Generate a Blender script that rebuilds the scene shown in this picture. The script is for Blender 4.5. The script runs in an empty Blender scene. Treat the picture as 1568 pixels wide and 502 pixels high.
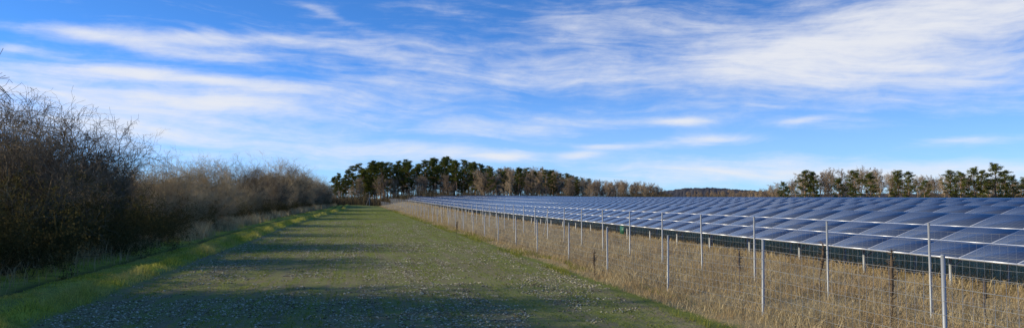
import bpy, math, random
import numpy as np
from mathutils import Vector
R=math.radians
scene=bpy.context.scene
for _n,_v in (('view_transform','Standard'),('look','None'),('exposure',0.0),('gamma',1.0)):
    try: setattr(scene.view_settings,_n,_v)
    except Exception: pass
rs=np.random.default_rng(7)
H=2.3; YAW=math.atan(239/1132)
SUN_EL=R(22); SUN_AZ=math.atan2(-.963,.20)

# ---------------------------------------------------------------- helpers
def link(o,parent=None):
    scene.collection.objects.link(o)
    if parent: o.parent=parent
    return o
def tri_mesh(name,verts,faces,mat=None,k=3,tint=None,smooth=False,extra=None,uv=None):
    me=bpy.data.meshes.new(name)
    verts=np.asarray(verts,dtype=np.float32); faces=np.asarray(faces,dtype=np.int32)
    me.vertices.add(len(verts)); me.vertices.foreach_set('co',verts.ravel())
    me.loops.add(faces.size); me.loops.foreach_set('vertex_index',faces.ravel())
    me.polygons.add(len(faces))
    me.polygons.foreach_set('loop_start',np.arange(0,faces.size,k,dtype=np.int32))
    me.update(calc_edges=True)
    if tint is not None:
        a=me.attributes.new('tint','FLOAT','POINT'); a.data.foreach_set('value',np.asarray(tint,dtype=np.float32))
    if extra:
        for n,v in extra.items():
            a=me.attributes.new(n,'FLOAT','POINT'); a.data.foreach_set('value',np.asarray(v,dtype=np.float32))
    if uv is not None:
        l=me.uv_layers.new(name='UVMap'); l.data.foreach_set('uv',np.asarray(uv,dtype=np.float32).ravel())
    if smooth: me.polygons.foreach_set('use_smooth',np.ones(len(faces),dtype=bool))
    if mat: me.materials.append(mat)
    me.validate(); me.update()
    return me
def prisms(segs,sides=3):
    s=np.asarray(segs,dtype=np.float64)
    p0=s[:,0:3];p1=s[:,3:6];r0=s[:,6];r1=s[:,7]
    d=p1-p0; d/=np.maximum(np.linalg.norm(d,axis=1,keepdims=True),1e-9)
    up=np.where(np.abs(d[:,2:3])>.9,np.array([[1.,0,0]]),np.array([[0,0,1.]]))
    a=np.cross(d,up);a/=np.linalg.norm(a,axis=1,keepdims=True);b=np.cross(d,a)
    n=len(s);V=np.zeros((n,2*sides,3));F=[]
    for i in range(sides):
        t=2*math.pi*i/sides;o=math.cos(t)*a+math.sin(t)*b
        V[:,i]=p0+o*r0[:,None];V[:,sides+i]=p1+o*r1[:,None]
    base=(np.arange(n)*2*sides)[:,None]
    for i in range(sides):
        j=(i+1)%sides
        F.append(base+np.array([[i,j,sides+j]]));F.append(base+np.array([[i,sides+j,sides+i]]))
    for i in range(1,sides-1):
        F.append(base+np.array([[sides,sides+i,sides+i+1]]))
    return V.reshape(-1,3),np.concatenate(F)
def boxes(lst):
    V=[];F=[]
    for (c,s) in lst:
        b=len(V)
        for z in(-1,1):
            for y in(-1,1):
                for x in(-1,1): V.append((c[0]+x*s[0]/2,c[1]+y*s[1]/2,c[2]+z*s[2]/2))
        F+=[(b,b+2,b+3,b+1),(b+4,b+5,b+7,b+6),(b,b+1,b+5,b+4),(b+2,b+6,b+7,b+3),(b,b+4,b+6,b+2),(b+1,b+3,b+7,b+5)]
    return np.array(V),np.array(F)
def ss(a,b,x):
    t=np.clip((np.asarray(x,dtype=float)-a)/(b-a),0,1);return t*t*(3-2*t)
_g=rs.random((256,256))
def vn(x,y):
    x=np.asarray(x,float);y=np.asarray(y,float)
    xi=np.floor(x).astype(int);yi=np.floor(y).astype(int);fx=x-xi;fy=y-yi
    fx=fx*fx*(3-2*fx);fy=fy*fy*(3-2*fy)
    a=_g[xi%256,yi%256];b=_g[(xi+1)%256,yi%256];c=_g[xi%256,(yi+1)%256];d=_g[(xi+1)%256,(yi+1)%256]
    return (a*(1-fx)+b*fx)*(1-fy)+(c*(1-fx)+d*fx)*fy
def edgeL(y): return -5.6+3.4*ss(40,170,y)+.5*(vn(np.asarray(y,float)/14,3.3)-.5)
def edgeR(y): return 6.5+.0*np.asarray(y,float)+.5*(vn(np.asarray(y,float)/9,8.3)-.5)
def hedgeX(y): return -9.6+3.2*ss(110,220,y)
def rowrise(x,y):
    return .02*np.clip(x-15,0,22)*ss(10,16,x)+1.15*ss(60,250,y)*ss(7,14,x)*(1-.6*ss(25,70,x))
def gh(x,y):
    x=np.asarray(x,float);y=np.asarray(y,float)
    dl=x-edgeL(y)
    z=.20*np.exp(-((dl+.35)/.4)**2)*(.6+.8*vn(x*.9,y*.5))
    z+=-.10*np.exp(-((dl+1.25)/.3)**2)-.11*np.exp(-((dl+2.75)/.3)**2)
    z+=.10*ss(-3.3,-5.5,dl)
    near=ss(120,40,y)
    z+=(vn(x*1.3,y*1.1)-.5)*.09*near*(1-ss(-.2,.3,dl)*ss(6.9,6.3,x))
    z+=(vn(x*2.5+9,y*2.2)-.5)*.03*near
    z+=.12*ss(18,6,y)*ss(5,7,x)
    z+=rowrise(x,y)
    z+=.5*ss(150,280,y)*ss(7,0,x)*ss(-20,-5,x)
    return z
def nt(mat):
    mat.use_nodes=True;t=mat.node_tree;t.nodes.clear();return t
class G:
    def __init__(s,t): s.t=t
    def n(s,ty,**k):
        x=s.t.nodes.new(ty)
        for a,b in k.items(): setattr(x,a,b)
        return x
    def set(s,sock,v):
        if isinstance(v,bpy.types.NodeSocket): s.t.links.new(v,sock)
        else: sock.default_value=v
    def m(s,op,a,b=0.0,c=None):
        x=s.n('ShaderNodeMath',operation=op);s.set(x.inputs[0],a);s.set(x.inputs[1],b)
        if c is not None:s.set(x.inputs[2],c)
        return x.outputs[0]
    def mr(s,v,a,b,c=0.,d=1.,smooth=True):
        x=s.n('ShaderNodeMapRange');x.interpolation_type='SMOOTHSTEP' if smooth else 'LINEAR'
        s.set(x.inputs[0],v);s.set(x.inputs[1],a);s.set(x.inputs[2],b);s.set(x.inputs[3],c);s.set(x.inputs[4],d);return x.outputs[0]
    def mix(s,f,a,b,bt='MIX'):
        x=s.n('ShaderNodeMix',data_type='RGBA',blend_type=bt)
        s.set(x.inputs[0],f);s.set(x.inputs[6],a if not isinstance(a,tuple) else (*a,1)[:4]);s.set(x.inputs[7],b if not isinstance(b,tuple) else (*b,1)[:4]);return x.outputs[2]
    def comb(s,x,y,z=0.):
        c=s.n('ShaderNodeCombineXYZ');s.set(c.inputs[0],x);s.set(c.inputs[1],y);s.set(c.inputs[2],z);return c.outputs[0]
    def noise(s,v,sc=1.,det=4.,rough=.55,dist=0.):
        x=s.n('ShaderNodeTexNoise');s.set(x.inputs['Vector'],v);x.inputs['Scale'].default_value=sc;x.inputs['Detail'].default_value=det
        x.inputs['Roughness'].default_value=rough;x.inputs['Distortion'].default_value=dist;return x.outputs[0]
    def attr(s,name):
        x=s.n('ShaderNodeAttribute');x.attribute_name=name;return x.outputs['Fac']
def mat_simple(name,col,rough=.6,metal=0.,col2=None,scale=5.,rand=False):
    m=bpy.data.materials.new(name);g=G(nt(m));b=g.n('ShaderNodeBsdfPrincipled');o=g.n('ShaderNodeOutputMaterial')
    geo=g.n('ShaderNodeNewGeometry')
    c=g.mix(g.noise(geo.outputs['Position'],scale),(*col,),(*(col2 or tuple(v*.6 for v in col)),))
    if rand:
        oi=g.n('ShaderNodeObjectInfo');c=g.mix(g.mr(oi.outputs['Random'],0,1,0,.75,False),c,(*rand,))
    g.set(b.inputs['Base Color'],c);b.inputs['Roughness'].default_value=rough;b.inputs['Metallic'].default_value=metal
    g.set(o.inputs[0],b.outputs[0]);return m
def mat_leaf(name,c1,c2,trans=.35,rand=None,big=None,bigs=.6):
    m=bpy.data.materials.new(name);g=G(nt(m));o=g.n('ShaderNodeOutputMaterial')
    c=g.mix(g.attr('tint'),(*c1,),(*c2,))
    if rand:
        oi=g.n('ShaderNodeObjectInfo');c=g.mix(g.mr(oi.outputs['Random'],0,1,0,.8,False),c,(*rand,))
    if big:
        geo=g.n('ShaderNodeNewGeometry');c=g.mix(g.mr(g.noise(geo.outputs['Position'],bigs,3),.4,.65,0,.8),c,(*big,))
    d=g.n('ShaderNodeBsdfDiffuse');t=g.n('ShaderNodeBsdfTranslucent');mx=g.n('ShaderNodeMixShader')
    g.set(d.inputs[0],c);g.set(t.inputs[0],c);mx.inputs[0].default_value=trans
    g.set(mx.inputs[1],d.outputs[0]);g.set(mx.inputs[2],t.outputs[0]);g.set(o.inputs[0],mx.outputs[0]);return m

# ---------------------------------------------------------------- camera
cam=bpy.data.cameras.new('camera');co=link(bpy.data.objects.new('camera',cam));scene.camera=co
cam.sensor_width=36;cam.lens=26.0;cam.clip_start=.1;cam.clip_end=20000
co.location=(0,0,H);co.rotation_euler=(R(90)+math.atan(52.5/1132),0,-YAW)

# ---------------------------------------------------------------- sun + world
sd=Vector((math.sin(SUN_AZ)*math.cos(SUN_EL),math.cos(SUN_AZ)*math.cos(SUN_EL),math.sin(SUN_EL)))
sl=bpy.data.lights.new('sun','SUN');sl.energy=5.0;sl.angle=R(.53);sl.color=(1,.89,.66)
so=link(bpy.data.objects.new('sun',sl));so.rotation_euler=sd.to_track_quat('Z','Y').to_euler()
w=bpy.data.worlds.new('World');scene.world=w;w.use_nodes=True;w.node_tree.nodes.clear();g=G(w.node_tree)
tc=g.n('ShaderNodeTexCoord');sx=g.n('ShaderNodeSeparateXYZ');g.set(sx.inputs[0],tc.outputs['Generated'])
X,Y,Z=sx.outputs
sky=g.n('ShaderNodeTexSky',sky_type='NISHITA');sky.sun_disc=False;sky.sun_elevation=SUN_EL;sky.sun_rotation=SUN_AZ%(2*math.pi)
sky.air_density=1.0;sky.dust_density=.4;sky.ozone_density=3.0
zz=g.m('ADD',g.m('MULTIPLY',g.m('MAXIMUM',Z,0.),2.6),.04)
g.set(sky.inputs[0],g.comb(X,Y,zz))
skm=g.mix(1.,sky.outputs[0],(.70,1.42,2.15),'MULTIPLY')
az=g.m('SUBTRACT',g.m('ARCTAN2',X,Y),YAW);el=g.m('ARCSINE',Z)
def blob(px,py,wx,wy,amp,sl=0.):
    a0=math.atan((px-784)/1132);e0=math.atan((303-py)/1132*math.cos(a0));wa=wx/1132*math.cos(a0)**2;we=wy/1132*math.cos(a0)
    da=g.m('SUBTRACT',az,a0)
    u=g.m('DIVIDE',da,wa)
    v=g.m('DIVIDE',g.m('SUBTRACT',g.m('SUBTRACT',el,e0),g.m('MULTIPLY',da,sl)),we)
    q=g.m('ADD',g.m('MULTIPLY',u,u),g.m('MULTIPLY',v,v))
    return g.m('MULTIPLY',g.m('POWER',2.718,g.m('MULTIPLY',q,-1.)),amp)
wv=g.n('ShaderNodeTexNoise');g.set(wv.inputs['Vector'],g.comb(g.m('MULTIPLY',az,4.),g.m('MULTIPLY',el,10.)));wv.inputs['Scale'].default_value=1.
wo=g.m('MULTIPLY',g.m('SUBTRACT',wv.outputs[0],.5),.06)
el2=g.m('ADD',g.m('ADD',el,wo),g.m('MULTIPLY',az,.05))
n1=g.noise(g.comb(g.m('MULTIPLY',az,3.2),g.m('MULTIPLY',el2,19.),3.1),1.,6,.6,.15)
n2=g.noise(g.comb(g.m('MULTIPLY',az,7.),g.m('MULTIPLY',el2,60.),7.7),1.,7,.62,.2)
n3=g.noise(g.comb(g.m('MULTIPLY',g.m('ADD',az,g.m('MULTIPLY',el,.9)),16.),g.m('MULTIPLY',g.m('SUBTRACT',el,g.m('MULTIPLY',az,.25)),36.),1.7),1.,7,.65,.3)
BL=[(200,62,110,15,.44,-.03),(360,58,170,14,.42,.03),(330,85,90,8,.34,0),(60,40,120,12,.20,0),(15,72,50,8,.3,0),
 (120,150,260,34,.38,0),(400,150,260,28,.38,-.03),(250,205,320,28,.38,0),(60,110,200,16,.28,.05),(300,118,200,10,.26,-.05),(1100,60,240,45,.28,-.1),(1350,60,260,70,.30,.1),(1480,110,240,50,.28,0),(1060,110,260,30,.30,-.03),
 (1045,186,55,7,.45,.0),(1225,184,45,6,.36,.1),(1080,215,100,9,.46,.03),(930,224,50,4,.35,0),(780,240,50,8,.46,0),(885,237,35,8,.38,.1),(1480,214,90,9,.36,0),
 (1150,262,300,22,.38,0),(1450,270,240,22,.38,0),(620,235,200,18,.32,0),(850,190,200,18,.26,0),(500,20,50,8,.22,-.35),(1500,0,250,50,.3,0),(640,90,200,30,.24,0),(900,60,120,40,.16,0),(760,130,200,20,.2,0)]
M=None
for b in BL:
    x=blob(*b);M=x if M is None else g.m('ADD',M,x)
dn=g.m('ADD',g.m('MULTIPLY',n1,.38),g.m('ADD',g.m('MULTIPLY',n2,.60),g.m('MULTIPLY',n3,.30)))
dens=g.m('ADD',dn,g.m('MULTIPLY',M,.80))
dens=g.mr(dens,.63,1.20)
dens=g.m('MULTIPLY',dens,.92)
hz=g.mr(Z,0.,.19,.62,0.)
skyc=g.mix(hz,skm,(3.4,4.6,5.9))
col=g.mix(dens,skyc,(6.1,6.2,6.5))
bg=g.n('ShaderNodeBackground');g.set(bg.inputs[0],col);bg.inputs[1].default_value=.138
ow=g.n('ShaderNodeOutputWorld');g.set(ow.inputs[0],bg.outputs[0])

# ---------------------------------------------------------------- ground
xs=np.unique(np.concatenate([-np.geomspace(20,6000,45),np.arange(-20,-3,.2),np.arange(-3,8,.5),np.arange(8,20,.4),np.geomspace(20,6000,60)]))
ys=np.unique(np.concatenate([-np.geomspace(4,3000,20),np.arange(-4,60,.4),np.arange(60,160,2),np.geomspace(160,9000,80)]))
GX,GY=np.meshgrid(xs,ys);GZ=gh(GX,GY)
V=np.stack([GX.ravel(),GY.ravel(),GZ.ravel()],1);nx=len(xs);ny=len(ys)
ii,jj=np.meshgrid(np.arange(nx-1),np.arange(ny-1));b=(jj*nx+ii).ravel()
F=np.stack([b,b+1,b+nx+1,b+nx],1)
gm=bpy.data.materials.new('ground_mat');g=G(nt(gm))
geo=g.n('ShaderNodeNewGeometry');P=geo.outputs['Position'];s3=g.n('ShaderNodeSeparateXYZ');g.set(s3.inputs[0],P);X,Y,Z=s3.outputs
dl=g.attr('dl');dr=g.attr('dr')
nA=g.noise(P,2.2,5);nB=g.noise(P,14.,4,.65);nC=g.noise(P,.35,3)
soil=g.mix(nB,(.11,.085,.045),(.33,.28,.16))
vor=g.n('ShaderNodeTexVoronoi');g.set(vor.inputs['Vector'],P);vor.inputs['Scale'].default_value=11.
st=g.mr(vor.outputs['Distance'],.16,.26,1.,0.)
soil=g.mix(g.m('MULTIPLY',st,g.mr(nA,.45,.6,0,.8)),soil,(.46,.41,.29))
rown=g.noise(g.comb(g.m('MULTIPLY',X,2.6),g.m('MULTIPLY',Y,.10)),1.,5,.65)
far=g.mr(Y,16.,120.,0.,1.,False)
gr=g.mr(g.m('ADD',rown,g.m('MULTIPLY',nA,.6)),.60,1.0)
gr=g.m('MINIMUM',g.m('ADD',g.m('MULTIPLY',gr,.72),g.m('MULTIPLY',far,.38)),1.)
fieldc=g.mix(gr,soil,g.mix(nB,(.12,.155,.028),(.25,.28,.06)))
def track(x0):
    q=g.m('DIVIDE',g.m('SUBTRACT',g.m('ADD',X,g.m('MULTIPLY',g.m('SUBTRACT',nC,.5),.5)),x0),.17)
    return g.m('POWER',2.718,g.m('MULTIPLY',g.m('MULTIPLY',q,q),-1.))
tk=g.m('MULTIPLY',g.m('ADD',track(-1.5),track(.3)),g.mr(nA,.42,.62,.0,.5))
fieldc=g.mix(tk,fieldc,(.08,.075,.035))
moss=g.mix(g.mr(nA,.35,.65),(.18,.20,.03),(.46,.44,.06))
moss=g.mix(g.mr(nC,.45,.65,0,.4),moss,(.42,.35,.13))
def rut(c,wd):
    q=g.m('DIVIDE',g.m('SUBTRACT',dl,c),wd);return g.m('POWER',2.718,g.m('MULTIPLY',g.m('MULTIPLY',q,q),-1.))
ruts=g.m('MULTIPLY',g.m('ADD',rut(-1.25,.28),rut(-2.75,.28)),g.mr(nA,.3,.6,.3,.9))
moss=g.mix(ruts,moss,(.07,.055,.03))
litter=g.mix(nB,(.10,.072,.04),(.32,.23,.115))
dne=g.m('ADD',dl,g.m('MULTIPLY',g.m('SUBTRACT',nA,.5),.9))
left=g.mix(g.mr(dne,-4.6,-3.4),litter,moss)
dry=g.mix(nB,(.20,.145,.07),(.46,.36,.19))
dry=g.mix(g.mr(nC,.5,.7,0,.4),dry,(.18,.17,.05))
dre=g.m('ADD',dr,g.m('MULTIPLY',g.m('SUBTRACT',nA,.5),.7))
c=g.mix(g.mr(dne,-.12,.12),left,fieldc)
edge=g.mr(dre,-.35,-.05);c=g.mix(edge,c,(.15,.17,.04))
c=g.mix(g.mr(dre,.05,.4),c,dry)
bs=g.n('ShaderNodeBsdfPrincipled');g.set(bs.inputs['Base Color'],c);bs.inputs['Roughness'].default_value=1.;bs.inputs['Specular IOR Level'].default_value=.05
bp=g.n('ShaderNodeBump');bp.inputs['Strength'].default_value=.8;bp.inputs['Distance'].default_value=.05
g.set(bp.inputs['Height'],g.m('ADD',g.noise(P,9.,6,.7),g.m('MULTIPLY',st,.4)));g.set(bs.inputs['Normal'],bp.outputs[0])
o=g.n('ShaderNodeOutputMaterial');g.set(o.inputs[0],bs.outputs[0])
me=tri_mesh('ground',V,F,gm,k=4,smooth=True,extra={'dl':(GX-edgeL(GY)).ravel(),'dr':(GX-edgeR(GY)).ravel()})
link(bpy.data.objects.new('ground',me))

# ---------------------------------------------------------------- grass builder
def blades(x,y,h,wd,lean,curl=.5,z=None,bias=(0,0)):
    n=len(x);z=gh(x,y) if z is None else z
    th=rs.random(n)*2*math.pi;dx=np.cos(th);dy=np.sin(th)
    la=rs.random(n)*2*math.pi;lx=np.cos(la)*lean+bias[0];ly=np.sin(la)*lean+bias[1]
    B=np.stack([x,y,z-.02],1);Wv=np.stack([dx*wd/2,dy*wd/2,np.zeros(n)],1)
    M1=B+np.stack([lx*h*.3,ly*h*.3,h*.55],1);T=B+np.stack([lx*h,ly*h,h*(1-.3*np.minimum(1,np.hypot(lx,ly)))],1)
    Vv=np.stack([B-Wv,B+Wv,M1+Wv*.75,M1-Wv*.75,T],1).reshape(-1,3)
    bb=(np.arange(n)*5)[:,None];Fv=np.concatenate([bb+np.array([[0,1,2]]),bb+np.array([[0,2,3]]),bb+np.array([[3,2,4]])])
    t=rs.random(n);return Vv,Fv,np.repeat(t,5)
def joinm(parts):
    V=[];F=[];T=[];o=0
    for v,f,t in parts: V.append(v);F.append(f+o);T.append(t);o+=len(v)
    return np.concatenate(V),np.concatenate(F),np.concatenate(T)
def scatter(dens_rings,xf):
    xs=[];ys=[];ri=[]
    for k,(y0,y1,de) in enumerate(dens_rings):
        a,b=xf((y0+y1)/2);n=int((y1-y0)*(b-a)*de);yy=rs.uniform(y0,y1,n)
        x0,x1=xf(yy);xx=x0+(x1-x0)*rs.random(n);xs.append(xx);ys.append(yy);ri.append(np.full(n,k))
    return np.concatenate(xs),np.concatenate(ys),np.concatenate(ri)

mdry=mat_leaf('dry_grass_mat',(.31,.22,.105),(.74,.60,.34),.38,big=(.42,.29,.145))
x,y,k=scatter([(4,14,330),(14,26,260),(26,45,130),(45,80,60),(80,150,24),(150,260,8)],lambda yy:(edgeR(yy)+.05,15.2+0*yy))
cl=vn(x*1.6,y*1.6)*.6+vn(x*.5+40,y*.5)*.6
keep=rs.random(len(x))<np.clip(cl*1.5-.05,.15,1);x,y,k,cl=x[keep],y[keep],k[keep],cl[keep]
wd=np.array([.010,.013,.018,.028,.045,.08])[k]
hh=(.14+.34*rs.random(len(x))**1.4)*(.5+.8*cl)*(.35+.65*ss(0,.9,x-edgeR(y)))
p1=blades(x,y,hh,wd,.7,bias=(.1,-.05))
x,y,k=scatter([(6,30,6),(30,70,2)],lambda yy:(edgeR(yy)+.6,12.5+0*yy))
p2=blades(x,y,.4+.4*rs.random(len(x)),np.full(len(x),.008)*(1+k),.35)
x,y,k=scatter([(6,60,30),(60,200,4)],lambda yy:(15.2+0*yy,24.+0*yy))
p3=blades(x,y,.2+.2*rs.random(len(x)),np.array([.03,.08])[k],.5)
v,f,t=joinm([p1,p2,p3]);link(bpy.data.objects.new('dry_grass_verge',tri_mesh('dry_grass',v,f,mdry,tint=t)))
mgr=mat_leaf('green_grass_mat',(.13,.15,.025),(.40,.38,.08),.4)
x,y,k=scatter([(8,30,300),(30,70,90),(70,150,25)],lambda yy:(edgeR(yy)-.3,edgeR(yy)+.8))
kp=vn(x*.9,y*.35)>.42;x,y,k=x[kp],y[kp],k[kp]
q=blades(x,y,.08+.16*rs.random(len(x)),np.array([.012,.022,.05])[k],.6)
link(bpy.data.objects.new('green_grass_fringe',tri_mesh('fringe',q[0],q[1],mgr,tint=q[2])))
# crop rows
cx=[];cy=[];ck=[]
rows=np.arange(-6,6.6,.15)
for r in rows:
    for kk,(y0,y1,dd) in enumerate([(9,26,.045),(26,50,.075),(50,90,.17),(90,150,.42)]):
        n=int((y1-y0)/dd*rs.uniform(.4,1.25));yy=rs.uniform(y0,y1,n);cy.append(yy);cx.append(r+rs.normal(0,.024,n)+.14*(vn(yy*.15,r*2)-.5));ck.append(np.full(n,kk))
cx=np.concatenate(cx);cy=np.concatenate(cy);ck=np.concatenate(ck)
pat=vn(cx*.9,cy*.3)*.5+vn(cx*3.1+7,cy*1.3)*.5
kp=(cx>edgeL(cy)+.15)&(cx<edgeR(cy)-.25)&(rs.random(len(cx))<np.clip(pat*3.4-.95,.04,1));cx,cy,ck=cx[kp],cy[kp],ck[kp]
cx=np.repeat(cx,2)+rs.normal(0,.014,2*len(cx));cy=np.repeat(cy,2);ck=np.repeat(ck,2)
mcrop=mat_leaf('crop_mat',(.12,.155,.026),(.38,.40,.085),.45)
q=blades(cx,cy,.04+.06*rs.random(len(cx)),np.array([.011,.015,.026,.05])[ck],.8)
link(bpy.data.objects.new('winter_wheat_crop',tri_mesh('crop',q[0],q[1],mcrop,tint=q[2])))
def rocks(x,y,s,z):
    n=len(x);ov=np.array([[1,0,0],[0,1,0],[-1,0,0],[0,-1,0],[0,0,1],[0,0,-1]],float)
    V=ov[None]*(s[:,None,None]*(.6+.7*rs.random((n,6,1))));V[:,:,2]*=.6
    a=rs.random(n)*6.28;ca,sa=np.cos(a)[:,None],np.sin(a)[:,None];vx=V[:,:,0]*ca-V[:,:,1]*sa;vy=V[:,:,0]*sa+V[:,:,1]*ca
    V=np.stack([vx+x[:,None],vy+y[:,None],V[:,:,2]+z[:,None]],2).reshape(-1,3)
    fc=np.array([[0,1,4],[1,2,4],[2,3,4],[3,0,4],[1,0,5],[2,1,5],[3,2,5],[0,3,5]]);b=(np.arange(n)*6)[:,None,None]
    return V,(fc[None]+b).reshape(-1,3),np.repeat(rs.random(n)**1.4,6)
mst=mat_leaf('stone_mat',(.14,.11,.06),(.60,.54,.38),0.)
x,y,k=scatter([(9,24,260),(24,40,110),(40,75,22)],lambda yy:(edgeL(yy)+.1,edgeR(yy)-.1))
kp=vn(x*.8+3,y*.3)*.6+.6*vn(x*3,y*3)>.56;x,y,k=x[kp],y[kp],k[kp]
q=rocks(x,y,(.009+.030*rs.random(len(x))**2.6)*np.array([1,1.2,1.5])[k],gh(x,y)+.005)
link(bpy.data.objects.new('field_stones',tri_mesh('stones',q[0],q[1],mst,tint=q[2])))
mtr=mat_leaf('track_grass_mat',(.22,.24,.035),(.64,.60,.10),.45,big=(.58,.48,.17))
x,y,k=scatter([(8,20,420),(20,40,260),(40,80,90),(80,160,25)],lambda yy:(edgeL(yy)-4.3,edgeL(yy)+.1))
d_=x-edgeL(y)
hm=.05+.24*np.exp(-((d_+.35)/.4)**2)+.06*np.exp(-((d_+2.)/.4)**2)+.14*ss(-3.2,-4.2,d_)
hm*=1-.8*np.exp(-((d_+1.25)/.28)**2)-.8*np.exp(-((d_+2.75)/.28)**2)
hm*=.4+1.2*vn(x*1.7,y*1.3)
q1=blades(x,y,hm*(.5+.8*rs.random(len(x))),np.array([.012,.018,.03,.06])[k],.7)
link(bpy.data.objects.new('track_grass',tri_mesh('track_grass',q1[0],q1[1],mtr,tint=q1[2])))
x,y,k=scatter([(8,30,120),(30,70,130),(70,160,35),(160,230,14)],lambda yy:(hedgeX(yy)-3.5,hedgeX(yy)+1.1))
cl=vn(x*.8,y*.3);kp=rs.random(len(x))<np.clip(cl*1.8-.3,.06,1)*np.where(y<33,.4,1);x,y,k,cl=x[kp],y[kp],k[kp],cl[kp]
q=blades(x,y,(.25+.85*rs.random(len(x))**1.5)*(.5+cl*.8),np.array([.014,.02,.045,.08])[k],.4)
link(bpy.data.objects.new('hedge_foot_grass',tri_mesh('hedge_grass',q[0],q[1],mdry,tint=q[2])))

# ---------------------------------------------------------------- woody plants
def rnd_dir(rg,d,ang):
    v=Vector((rg.gauss(0,1),rg.gauss(0,1),rg.gauss(0,1))).normalized()
    a=d.orthogonal().normalized() if abs(v.dot(d))>.98 else (v-d*v.dot(d)).normalized()
    return (d*math.cos(ang)+a*math.sin(ang)).normalized()
def grow(rg,segs,p,d,L,r,lv,spec,tips=None):
    ns,nch,lf,ang,jit,up,rmin=spec[lv]
    st=L/ns;last=lv+1>=len(spec);rr=r
    nodes=[]
    for i in range(ns):
        d=(d+Vector((rg.gauss(0,jit),rg.gauss(0,jit),rg.gauss(0,jit)+up))).normalized()
        q=p+d*st;r2=max(rmin,r*(1-.75*(i+1)/ns));segs.append((*p,*q,rr,r2));nodes.append((p.copy(),q.copy(),d.copy(),rr));p=q;rr=r2
    if last: return
    for c in range(nch):
        t=.25+.75*(c+rg.random())/nch if lv>0 else spec_start+(1-spec_start)*(c+rg.random())/nch
        i=min(ns-1,int(t*ns));a,b,dd,r_=nodes[i];f=t*ns-i
        grow(rg,segs,a.lerp(b,min(1,max(0,f))),rnd_dir(rg,dd,ang*(.7+.6*rg.random())),L*lf*(.6+.7*rg.random())*(1-.35*t if lv==0 else 1),r_*.62,lv+1,spec,tips)
spec_start=.25
def bark(name,c1,c2,rand): return mat_simple(name,c1,.9,0,c2,6.,rand)
mb_dark=bark('bark_dark',(.15,.105,.06),(.09,.064,.038),(.23,.165,.09))
mb_tan=bark('bark_tan',(.42,.30,.15),(.28,.20,.105),(.48,.36,.19))
mleafdk=mat_leaf('hedge_leaf_mat',(.045,.05,.018),(.18,.135,.05),.25)
shr=[]
for v_ in range(5):
    rg=random.Random(100+v_);segs=[];spec_start=.2
    spec=[(6,9,.55,.7,.13,.05,.02),(5,6,.55,.75,.18,.03,.011),(4,5,.55,.8,.22,.02,.008),(3,3,.6,.85,.25,.0,.006),(2,0,0,0,.3,0,.0045)]
    for i in range(8):
        a=rg.random()*6.28;tl=.15+.6*rg.random()
        grow(rg,segs,Vector((math.cos(a)*.5*rg.random(),math.sin(a)*.5*rg.random(),-.1)),Vector((math.cos(a)*tl,math.sin(a)*tl,1)).normalized(),3.0+2.2*rg.random(),.05+.03*rg.random(),0,spec)
    vv,ff=prisms(segs)
    sc=5.2/np.percentile(vv[:,2],99.7)
    vv[:,:]*=sc
    shr.append((vv,ff,len(segs)))
SM_d=[tri_mesh('bare_shrub_dark%d'%i,v,f,mb_dark) for i,(v,f,_) in enumerate(shr)]
SM_t=[tri_mesh('bare_shrub_tan%d'%i,v,f,mb_tan) for i,(v,f,_) in enumerate(shr[:3])]
UN=[]
for v_ in range(3):
    rg=random.Random(300+v_);segs=[];spec_start=.2
    spec=[(6,6,.5,.9,.25,-.06,.008),(4,5,.5,.9,.3,-.03,.006),(3,3,.5,.9,.3,0,.004),(2,0,0,0,.3,0,.004)]
    for i in range(26):
        a=rg.random()*6.28;tl=.5+.7*rg.random()
        grow(rg,segs,Vector((rg.uniform(-1.3,1.3),rg.uniform(-1.3,1.3),-.05)),Vector((math.cos(a)*tl,math.sin(a)*tl,1)).normalized(),1.5+1.3*rg.random(),.014,0,spec)
    v,f=prisms(segs);n=5200
    lp=np.array(segs)[rs.integers(0,len(segs),n),3:6]+rs.normal(0,.06,(n,3))
    a=rs.normal(0,1,(n,3));a/=np.linalg.norm(a,axis=1,keepdims=True);b=np.cross(a,rs.normal(0,1,(n,3)));b/=np.linalg.norm(b,axis=1,keepdims=True)
    s=(.02+.025*rs.random(n))[:,None];lv=np.stack([lp-a*s,lp+b*s*.6,lp+a*s,lp-b*s*.6],1).reshape(-1,3)
    bb=(np.arange(n)*4)[:,None];lf=np.concatenate([bb+np.array([[0,1,2]]),bb+np.array([[0,2,3]])])
    VV,FF,TT=joinm([(v,f,np.full(len(v),.5)),(lv,lf,np.repeat(rs.random(n),4))])
    UN.append(tri_mesh('bramble%d'%v_,VV,FF,mleafdk,tint=TT))
def place(name,me,x,y,s,rz=None,sz=None,zoff=0.):
    o=link(bpy.data.objects.new(name,me));o.location=(x,y,float(gh(x,y))+zoff)
    o.rotation_euler=(rs.normal(0,.03),rs.normal(0,.03),rs.random()*6.28 if rz is None else rz);o.scale=(s,s,s*(sz or 1));return o
PK=[(29.5,1.6,5.0),(38.5,1.5,5.8),(44,1.2,4.6),(50,1.8,6.2),(58,1.2,5.2),(66,2.6,6.8),(86,3.4,7.4),(112,5,8.2),(145,8,8.6),(190,25,7.8)]
def hprof(y): return max([3.2+.9*ss(60,120,y)]+[h*math.exp(-((y-c)/w_)**2*.7) for c,w_,h in PK])
y=21.5
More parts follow.
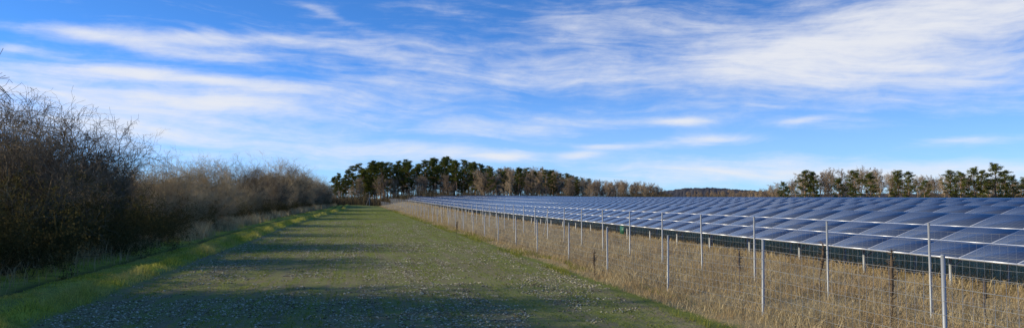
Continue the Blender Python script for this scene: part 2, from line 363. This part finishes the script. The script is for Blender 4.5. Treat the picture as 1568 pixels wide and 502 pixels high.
while y<235:
    hx=float(hedgeX(y));hh_=hprof(y)
    for off in ((2.2,4.6) if hh_>4.2 else (2.6,)):
        xx=hx-off+rs.normal(0,.35);yy=y+rs.normal(0,.4)
        s=hh_/5.2*(1+.11*rs.normal())*(1.0 if off!=2.2 else .82)
        tan=(rs.random()<.2) if y<42 else (rs.random()<.75)
        place('bare_shrub',(SM_t[rs.integers(3)] if tan else SM_d[rs.integers(5)]),xx,yy,max(.45,s),sz=rs.uniform(.92,1.12))
    if y>10: 
        for q_ in range(2 if y<36 else 1):
            place('bramble_bush',UN[rs.integers(3)],hx-rs.uniform(.6,3.6),y+rs.normal(0,.8),rs.uniform(.75,1.15) if y<36 else rs.uniform(.5,.85),sz=1.1)
    y+=2.0 if y<60 else 3.2
for (x_,y_,s_,v_) in [(-12.0,28.8,1.05,0),(-13.0,31.0,1.1,3),(-12.2,18.6,1.5,1),(-12.8,17.6,1.5,2),(-13.6,18.2,1.6,4),(-12.0,17.9,1.3,0),(-13.3,39.2,1.25,4),(-12.2,38.4,1.12,1),(-14.3,38.9,1.3,2)]:
    place('bare_tree',SM_d[v_],x_,y_,s_)

mb_far=bark('bark_far',(.25,.17,.105),(.15,.105,.07),(.38,.28,.165))
DT=[]
for v_ in range(5):
    rg=random.Random(500+v_);segs=[];spec_start=.2
    spec=[(8,18,.42,.75,.06,.03,.07),(5,6,.5,.7,.12,.05,.05),(4,5,.5,.7,.18,.04,.036),(3,4,.55,.7,.2,.02,.030),(2,0,0,0,.2,0,.026)]
    grow(rg,segs,Vector((0,0,-.2)),Vector((rg.gauss(0,.04),rg.gauss(0,.04),1)).normalized(),12.5,.28,0,spec)
    v,f=prisms(segs);v*=13./v[:,2].max();DT.append(tri_mesh('bare_tree%d'%v_,v,f,mb_far))
mpn=mat_leaf('pine_needle_mat',(.020,.036,.010),(.21,.215,.045),.25,rand=(.09,.10,.026))
mpt=mat_simple('pine_bark',(.28,.16,.085),.9,0,(.14,.09,.06),2.)
def pine(seed,h,base,wid,full):
    rg=random.Random(seed);segs=[];pts=[];p=Vector((0,0,-.2));d=Vector((0,0,1));n=10;tr=[]
    for i in range(n):
        d=(d+Vector((rg.gauss(0,.035),rg.gauss(0,.035),.05))).normalized();q=p+d*h/n
        segs.append((*p,*q,.26*(1-i/n)+.03,.26*(1-(i+1)/n)+.03));tr.append((p,q));p=q
    nb=int(30*full)
    for k in range(nb):
        t=base+(1-base)*(k+rg.random())/nb;i=min(n-1,int(t*n));s0=tr[i][0].lerp(tr[i][1],t*n-i)
        u=(t-base)/(1-base);L=wid*(.35+.65*math.sin(math.pi*min(1,.22+.8*u)))*(.45+.9*rg.random())
        a=rg.random()*6.28;dd=Vector((math.cos(a),math.sin(a),.15+.5*u)).normalized();pp=s0
        for j in range(3):
            dd=(dd+Vector((rg.gauss(0,.15),rg.gauss(0,.15),rg.gauss(.05,.12)))).normalized();qq=pp+dd*L/3
            segs.append((*pp,*qq,.06-.015*j,.045-.015*j))
            if j>0: 
                for _ in range(2): pts.append((qq+Vector((rg.gauss(0,.3),rg.gauss(0,.3),rg.gauss(.1,.15))),.40+.3*rg.random()))
            pp=qq
        pts.append((pp,.55))
    pts.append((p,.5))
    C=np.array([[*c] for c,_ in pts]);Rr=np.array([r for _,r in pts]);m=26
    n_=len(C)*m;cc=np.repeat(C,m,0);rr=np.repeat(Rr,m)[:,None]
    o=rs.normal(0,.5,(n_,3))*np.array([1,1,.5]);lp=cc+o*rr
    a=rs.normal(0,1,(n_,3));a/=np.linalg.norm(a,axis=1,keepdims=True);b=np.cross(a,rs.normal(0,1,(n_,3)));b/=np.linalg.norm(b,axis=1,keepdims=True)
    s=(.10+.10*rs.random(n_))[:,None]
    lv=np.stack([lp-a*s,lp+b*s*.5,lp+a*s,lp-b*s*.5],1).reshape(-1,3);bb=(np.arange(n_)*4)[:,None]
    lf=np.concatenate([bb+np.array([[0,1,2]]),bb+np.array([[0,2,3]])])
    ct=np.repeat(rs.random(len(C)),m)*.8+rs.random(n_)*.2
    v,f=prisms(segs,5);me=tri_mesh('pine',np.concatenate([v,lv]),np.concatenate([f,lf+len(v)]),mpt,tint=np.concatenate([np.zeros(len(v)),np.repeat(ct,4)]))
    me.materials.append(mpn);mi=np.zeros(len(me.polygons),np.int32);mi[len(f):]=1;me.polygons.foreach_set('material_index',mi);return me
PN=[pine(900+i,15.,[.30,.45,.38,.22,.5][i],[2.8,2.5,3.1,2.7,2.5][i],[1.35,1.15,1.2,1.4,1.05][i]) for i in range(5)]
PR=[pine(950+i,12.,.12,3.0,1.7) for i in range(3)]
def world_at(px,depth):
    xr=(px-784)/1132;sa,ca=math.sin(YAW),math.cos(YAW);return depth*(sa+xr*ca),depth*(ca-xr*sa)
def treeline(name,meshes,px0,px1,n,dep,topf,hmesh,jit=.08,minh=.5,dsp=.22):
    for i in range(n):
        px=px0+(px1-px0)*(i+rs.random())/n;D=dep*(1+rs.uniform(0,dsp))
        x,y=world_at(px,D);z=float(gh(x,y));ht=(303-topf(px))/1132*D+H-z;s=ht/hmesh*(1.04-abs(rs.normal(0,jit)))
        o=place(name,meshes[rs.integers(len(meshes))],x,y,max(s,minh))
        o.scale=(s*rs.uniform(.8,1.15),s*rs.uniform(.8,1.15),s)
def interp(t): return lambda px: float(np.interp(px,[a for a,_ in t],[b for _,b in t]))
tp=interp([(500,275),(520,266),(545,252),(600,246),(640,248),(665,243),(700,242),(730,250),(760,260),(800,260),(830,258),(870,270),(900,280)])
treeline('pine_tree',PN,510,748,72,235,tp,15.,.15,dsp=.12)
treeline('pine_tree',PN,748,905,26,228,interp([(745,256),(830,260),(905,274)]),15.)
treeline('bare_tree',DT,735,1018,100,222,interp([(735,255),(780,253),(830,255),(870,265),(900,273),(960,275),(1000,279),(1018,288)]),13.,.11)
treeline('bare_tree',DT,498,740,40,230,interp([(498,284),(540,270),(740,262)]),13.)
treeline('bare_tree',DT,1140,1568,62,212,interp([(1140,290),(1190,280),(1225,260),(1320,252),(1350,258),(1410,268),(1470,264),(1568,270)]),13.,.13)
treeline('bare_tree',DT,1050,1200,26,300,interp([(1050,291),(1200,287)]),13.,minh=.2)
for (px,top) in [(1199,279),(1205,285),(1232,262),(1246,264),(1310,262),(1334,266),(1375,262),(1392,264),(1415,277),(1455,262),(1470,264),(1493,258),(1500,262),(1523,252),(1537,262),(1552,270),(1566,272),(1285,274)]:
    D=200+rs.uniform(-8,8);x,y=world_at(px,D);s=((303-top)/1132*D+H-float(gh(x,y)))/12.
    place('pine_tree',PR[rs.integers(3)],x,y,s)
def thicket(name,px0,px1,dep,n,h0,mat):
    px=rs.uniform(px0,px1,n);D=dep*(1+rs.uniform(-.02,.25,n));xr=(px-784)/1132;sa,ca=math.sin(YAW),math.cos(YAW)
    x=D*(sa+xr*ca);y=D*(ca-xr*sa);hh=h0*(.4+.9*vn(px/14,1.5))*(.3+.7*rs.random(n))
    q=blades(x,y,hh,np.full(n,.10),.35);return link(bpy.data.objects.new(name,tri_mesh(name,q[0],q[1],mat,tint=q[2])))
msc=mat_leaf('scrub_mat',(.06,.052,.03),(.18,.135,.075),.1)
thicket('forest_undergrowth',490,1030,222,26000,4.2,msc)
thicket('roadside_scrub',1030,1640,225,22000,2.8,msc)
mh=mat_leaf('far_forest_mat',(.055,.055,.06),(.10,.095,.10),0.)
def hill(name,px0,px1,D,prof,depthm=400):
    n=140;m=14;V=[];T=[]
    for j in range(m):
        t=j/(m-1);dd=D+depthm*t
        for i in range(n):
            px=px0+(px1-px0)*i/(n-1);x,y=world_at(px,dd);top=(303-prof(px))/1132*(D+depthm*.5)
            e=min(1,(i/(n-1))*8,(1-i/(n-1))*8)
            z=-3+(top+H+3)*math.sin(math.pi*t)**.7*ss(0,1,e)+rs.random()*D*.0022
            V.append((x,y,z));T.append(rs.random())
    F=[(j*n+i,j*n+i+1,(j+1)*n+i+1,(j+1)*n+i) for j in range(m-1) for i in range(n-1)]
    link(bpy.data.objects.new(name,tri_mesh(name,V,F,mh,k=4,tint=T)))
hill('forest_hill',940,1230,1500,interp([(940,300),(1020,293),(1050,289),(1090,288),(1130,291),(1200,296),(1230,300)]))
hill('distant_hill',1100,1900,2600,interp([(1100,300),(1300,297),(1600,298),(1900,300)]))
hill('distant_forest_hill',-700,520,420,interp([(-700,280),(0,262),(60,262),(200,280),(520,298)]),150)

# ---------------------------------------------------------------- solar arrays
mp=bpy.data.materials.new('solar_panel_mat');g=G(nt(mp));uvn=g.n('ShaderNodeUVMap');s3=g.n('ShaderNodeSeparateXYZ');g.set(s3.inputs[0],uvn.outputs[0]);U,Vv_,_=s3.outputs
fu=g.m('FRACT',U);fv=g.m('FRACT',Vv_)
eu=g.m('MULTIPLY',g.m('MINIMUM',fu,g.m('SUBTRACT',1.,fu)),1.66);ev=g.m('MULTIPLY',g.m('MINIMUM',fv,g.m('SUBTRACT',1.,fv)),1.0)
fr=g.m('MAXIMUM',g.m('LESS_THAN',eu,.013),g.m('LESS_THAN',ev,.026))
cu=g.m('FRACT',g.m('MULTIPLY',fu,10.));cv=g.m('FRACT',g.m('MULTIPLY',fv,6.))
cl_=g.m('MINIMUM',g.m('MINIMUM',cu,g.m('SUBTRACT',1.,cu)),g.m('MINIMUM',cv,g.m('SUBTRACT',1.,cv)));cg=g.m('LESS_THAN',cl_,.035)
wn=g.n('ShaderNodeTexWhiteNoise');wn.noise_dimensions='2D';g.set(wn.inputs['Vector'],g.comb(g.m('FLOOR',U),g.m('FLOOR',Vv_)))
cell=g.mix(wn.outputs[0],(.040,.056,.100),(.052,.070,.118))
cell=g.mix(g.m('MULTIPLY',cg,.5),cell,(.19,.21,.26))
pc=g.n('ShaderNodeBsdfPrincipled');g.set(pc.inputs['Base Color'],cell);pc.inputs['Roughness'].default_value=.18;pc.inputs['IOR'].default_value=1.5
pf=g.n('ShaderNodeBsdfPrincipled');pf.inputs['Base Color'].default_value=(.62,.63,.65,1);pf.inputs['Roughness'].default_value=.4;pf.inputs['Metallic'].default_value=.35
mx=g.n('ShaderNodeMixShader');g.set(mx.inputs[0],fr);g.set(mx.inputs[1],pc.outputs[0]);g.set(mx.inputs[2],pf.outputs[0]);o=g.n('ShaderNodeOutputMaterial');g.set(o.inputs[0],mx.outputs[0])
mal=mat_simple('panel_frame_mat',(.58,.59,.61),.4,.4,(.48,.48,.50))
mst_=mat_simple('galvanised_steel',(.34,.35,.36),.55,.3,(.24,.25,.26),3.)
tilt=math.atan2(.35,.97)
def zr_(d0,y): return .80+float(rowrise(d0+1,y))
for r in range(17):
    d0=14.7+7.0*r;s0=max(4.,d0*.62);s1=262-r*1.0 if r<3 else 262-3*r
    nm=int((s1-s0)/1.68);V=[];F=[];UV=[];mw=1.66;mhh=1.02;MI=[]
    ct,stt=math.cos(tilt),math.sin(tilt)
    for i in range(nm):
        ya=s0+i*1.68;yb=ya+mw
        za=zr_(d0,ya);zc=zr_(d0,yb)
        for k in range(3):
            a=k*1.035;b_=a+mhh
            top=[(d0+a*ct,ya,za+a*stt),(d0+a*ct,yb,zc+a*stt),(d0+b_*ct,yb,zc+b_*stt),(d0+b_*ct,ya,za+b_*stt)]
            dn_=[(p[0]+.04*stt,p[1],p[2]-.04*ct) for p in top]
            n0=len(V);V+=top+dn_
            F+=[(n0,n0+3,n0+2,n0+1),(n0+4,n0+5,n0+6,n0+7),(n0,n0+1,n0+5,n0+4),(n0+1,n0+2,n0+6,n0+5),(n0+2,n0+3,n0+7,n0+6),(n0+3,n0,n0+4,n0+7)]
            UV+=[(i,k),(i,k+.9999),(i+.9999,k+.9999),(i+.9999,k)]+[(i+.5,k+.5)]*20
            MI+=[0,1,1,1,1,1]
    if not V: continue
    emp=link(bpy.data.objects.new('solar_panel_row',None))
    me=tri_mesh('panels',V,F,mp,k=4,uv=UV);me.materials.append(mal);me.polygons.foreach_set('material_index',np.array(MI,np.int32))
    link(bpy.data.objects.new('panels',me),emp)
    segs=[]
    yy=s0+.8
    while yy<s1-1 and (r<5 or yy<90):
        zr=zr_(d0,yy)
        for a in(.55,2.45):
            segs.append((d0+a*ct,yy,zr-1.1,d0+a*ct,yy,zr+a*stt-.10,.05,.05))
        segs.append((d0+.15*ct,yy,zr+.15*stt-.10,d0+2.95*ct,yy,zr+2.95*stt-.10,.045,.045))
        segs.append((d0+.55*ct,yy,zr-.35,d0+2.0*ct,yy,zr+2.0*stt-.12,.03,.03))
        yn=yy+3.36
        for a in(.4,1.5,2.6):
            zn=zr_(d0,yn)
            segs.append((d0+a*ct,yy,zr+a*stt-.075,d0+a*ct,yn,zn+a*stt-.075,.03,.03))
        yy=yn
    if segs:
        v,f=prisms(segs,4);link(bpy.data.objects.new('support_frame',tri_mesh('support',v,f,mst_)),emp)

# ---------------------------------------------------------------- fences
def fence(d,s0,sp,n,hts,pr,wz,vstep,vmax,wr,square):
    e=link(bpy.data.objects.new('wire_mesh_fence',None));segs=[];wires=[]
    ps=[]
    for k in range(n):
        s=s0+sp*k;x=d+rs.normal(0,.02);z=float(gh(d,s));h=hts(k)
        lx,ly=rs.normal(0,.012,2);ps.append((x,s,z,h,lx,ly))
        segs.append((x,s,z-.3,x+lx*h,s+ly*h,z+h,pr,pr))
        segs.append((x+lx*h,s+ly*h,z+h,x+lx*h,s+ly*h,z+h+.02,pr*1.25,pr*.9))
        if k%14==11: segs.append((x,s+1.2,z-.1,x,s+.05,z+h*.85,pr*.7,pr*.7))
    v,f=prisms(segs,4 if square else 8);link(bpy.data.objects.new('posts',tri_mesh('posts',v,f,mst_)),e)
    for a,b in zip(ps[:-1],ps[1:]):
        for w_ in wz:
            m_=((a[0]+b[0])/2,(a[1]+b[1])/2,(a[2]+b[2])/2+w_-.012)
            A=(a[0]-pr*1.1,a[1],a[2]+w_);B=(b[0]-pr*1.1,b[1],b[2]+w_);m_=(m_[0]-pr*1.1,m_[1],m_[2])
            k_=max(1,a[1]/60);wires.append((*A,*m_,wr*k_**.5,wr*k_**.5));wires.append((*m_,*B,wr*k_**.5,wr*k_**.5))
        if a[1]<vmax:
            nn=int(sp/vstep)
            for i in range(1,nn):
                t=i/nn;x=a[0]+(b[0]-a[0])*t-pr*1.1;s=a[1]+(b[1]-a[1])*t;z=a[2]+(b[2]-a[2])*t
                wires.append((x,s,z+wz[0],x,s,z+wz[-1],wr*.75,wr*.75))
    v,f=prisms(wires,3);link(bpy.data.objects.new('wire_mesh',tri_mesh('wires',v,f,mst_)),e)
    return e
fence(7.45,8.26-4.35,4.35,58,lambda k:1.36+ (.08 if k<3 else 0)+rs.normal(0,.03),.027,[.1,.25,.4,.55,.72,.9,1.08,1.25],.16,60,.0034,False)
fence(10.3,11.7-6.1,3.05,82,lambda k:1.78+rs.normal(0,.015),.028,[.08,.28,.48,.68,.88,1.08,1.28,1.48,1.66],.15,60,.0023,True)
v,f=boxes([((10.24,27.6,float(gh(10.3,27.6))+1.05),(.02,.42,.30)),((10.225,27.6,float(gh(10.3,27.6))+1.05),(.006,.34,.22))])
link(bpy.data.objects.new('green_sign',tri_mesh('green_sign',v,f,mat_simple('green_paint',(.02,.12,.07),.5,0,(.015,.09,.05)),k=4)))
mstalk=mat_simple('dead_stalk',(.07,.045,.025),.9,0,(.12,.08,.045),30.)
def stalk(px,depth,h):
    x,y=world_at(px,depth);segs=[];z=float(gh(x,y));p=Vector((x,y,z-.05));n=8;rg=random.Random(int(px))
    for i in range(n):
        q=p+Vector((rg.gauss(0,.012),rg.gauss(0,.012),h/n));fat=.030 if i>=n*.55 else .008
        segs.append((*p,*q,fat*(.8 if i==5 else 1),fat if i<n-1 else .006))
        if i>1:
            for _ in range(9 if i>4 else 2):
                a=rg.random()*6.28;l=.05+.07*rg.random();m=p.lerp(q,rg.random());segs.append((*m,m.x+math.cos(a)*l,m.y+math.sin(a)*l,m.z+rg.uniform(-.02,.08),.008,.004))
        p=q
    v,f=prisms(segs,5);link(bpy.data.objects.new('dead_plant_stalk',tri_mesh('stalk',v,f,mstalk)))
for a in [(1358,12.2,1.45),(1361,12.5,1.1),(1253,14.8,1.4),(912,20,.9),(1132,17,1.1),(700,40,1.1),(1505,12.5,.9)]: stalk(*a)
x,y=world_at(566,205);z=float(gh(x,y));v,f=prisms([(x,y,z-.3,x,y,z+4.,.12,.09),(x-1.1,y,z+3.2,x+.0,y,z+4.,.06,.06),(x-.9,y,z+.2,x,y,z+2.6,.07,.06)],6)
link(bpy.data.objects.new('wooden_pole',tri_mesh('pole',v,f,mat_simple('grey_wood',(.3,.27,.23),.9))))
print('OK objects',len(bpy.data.objects))
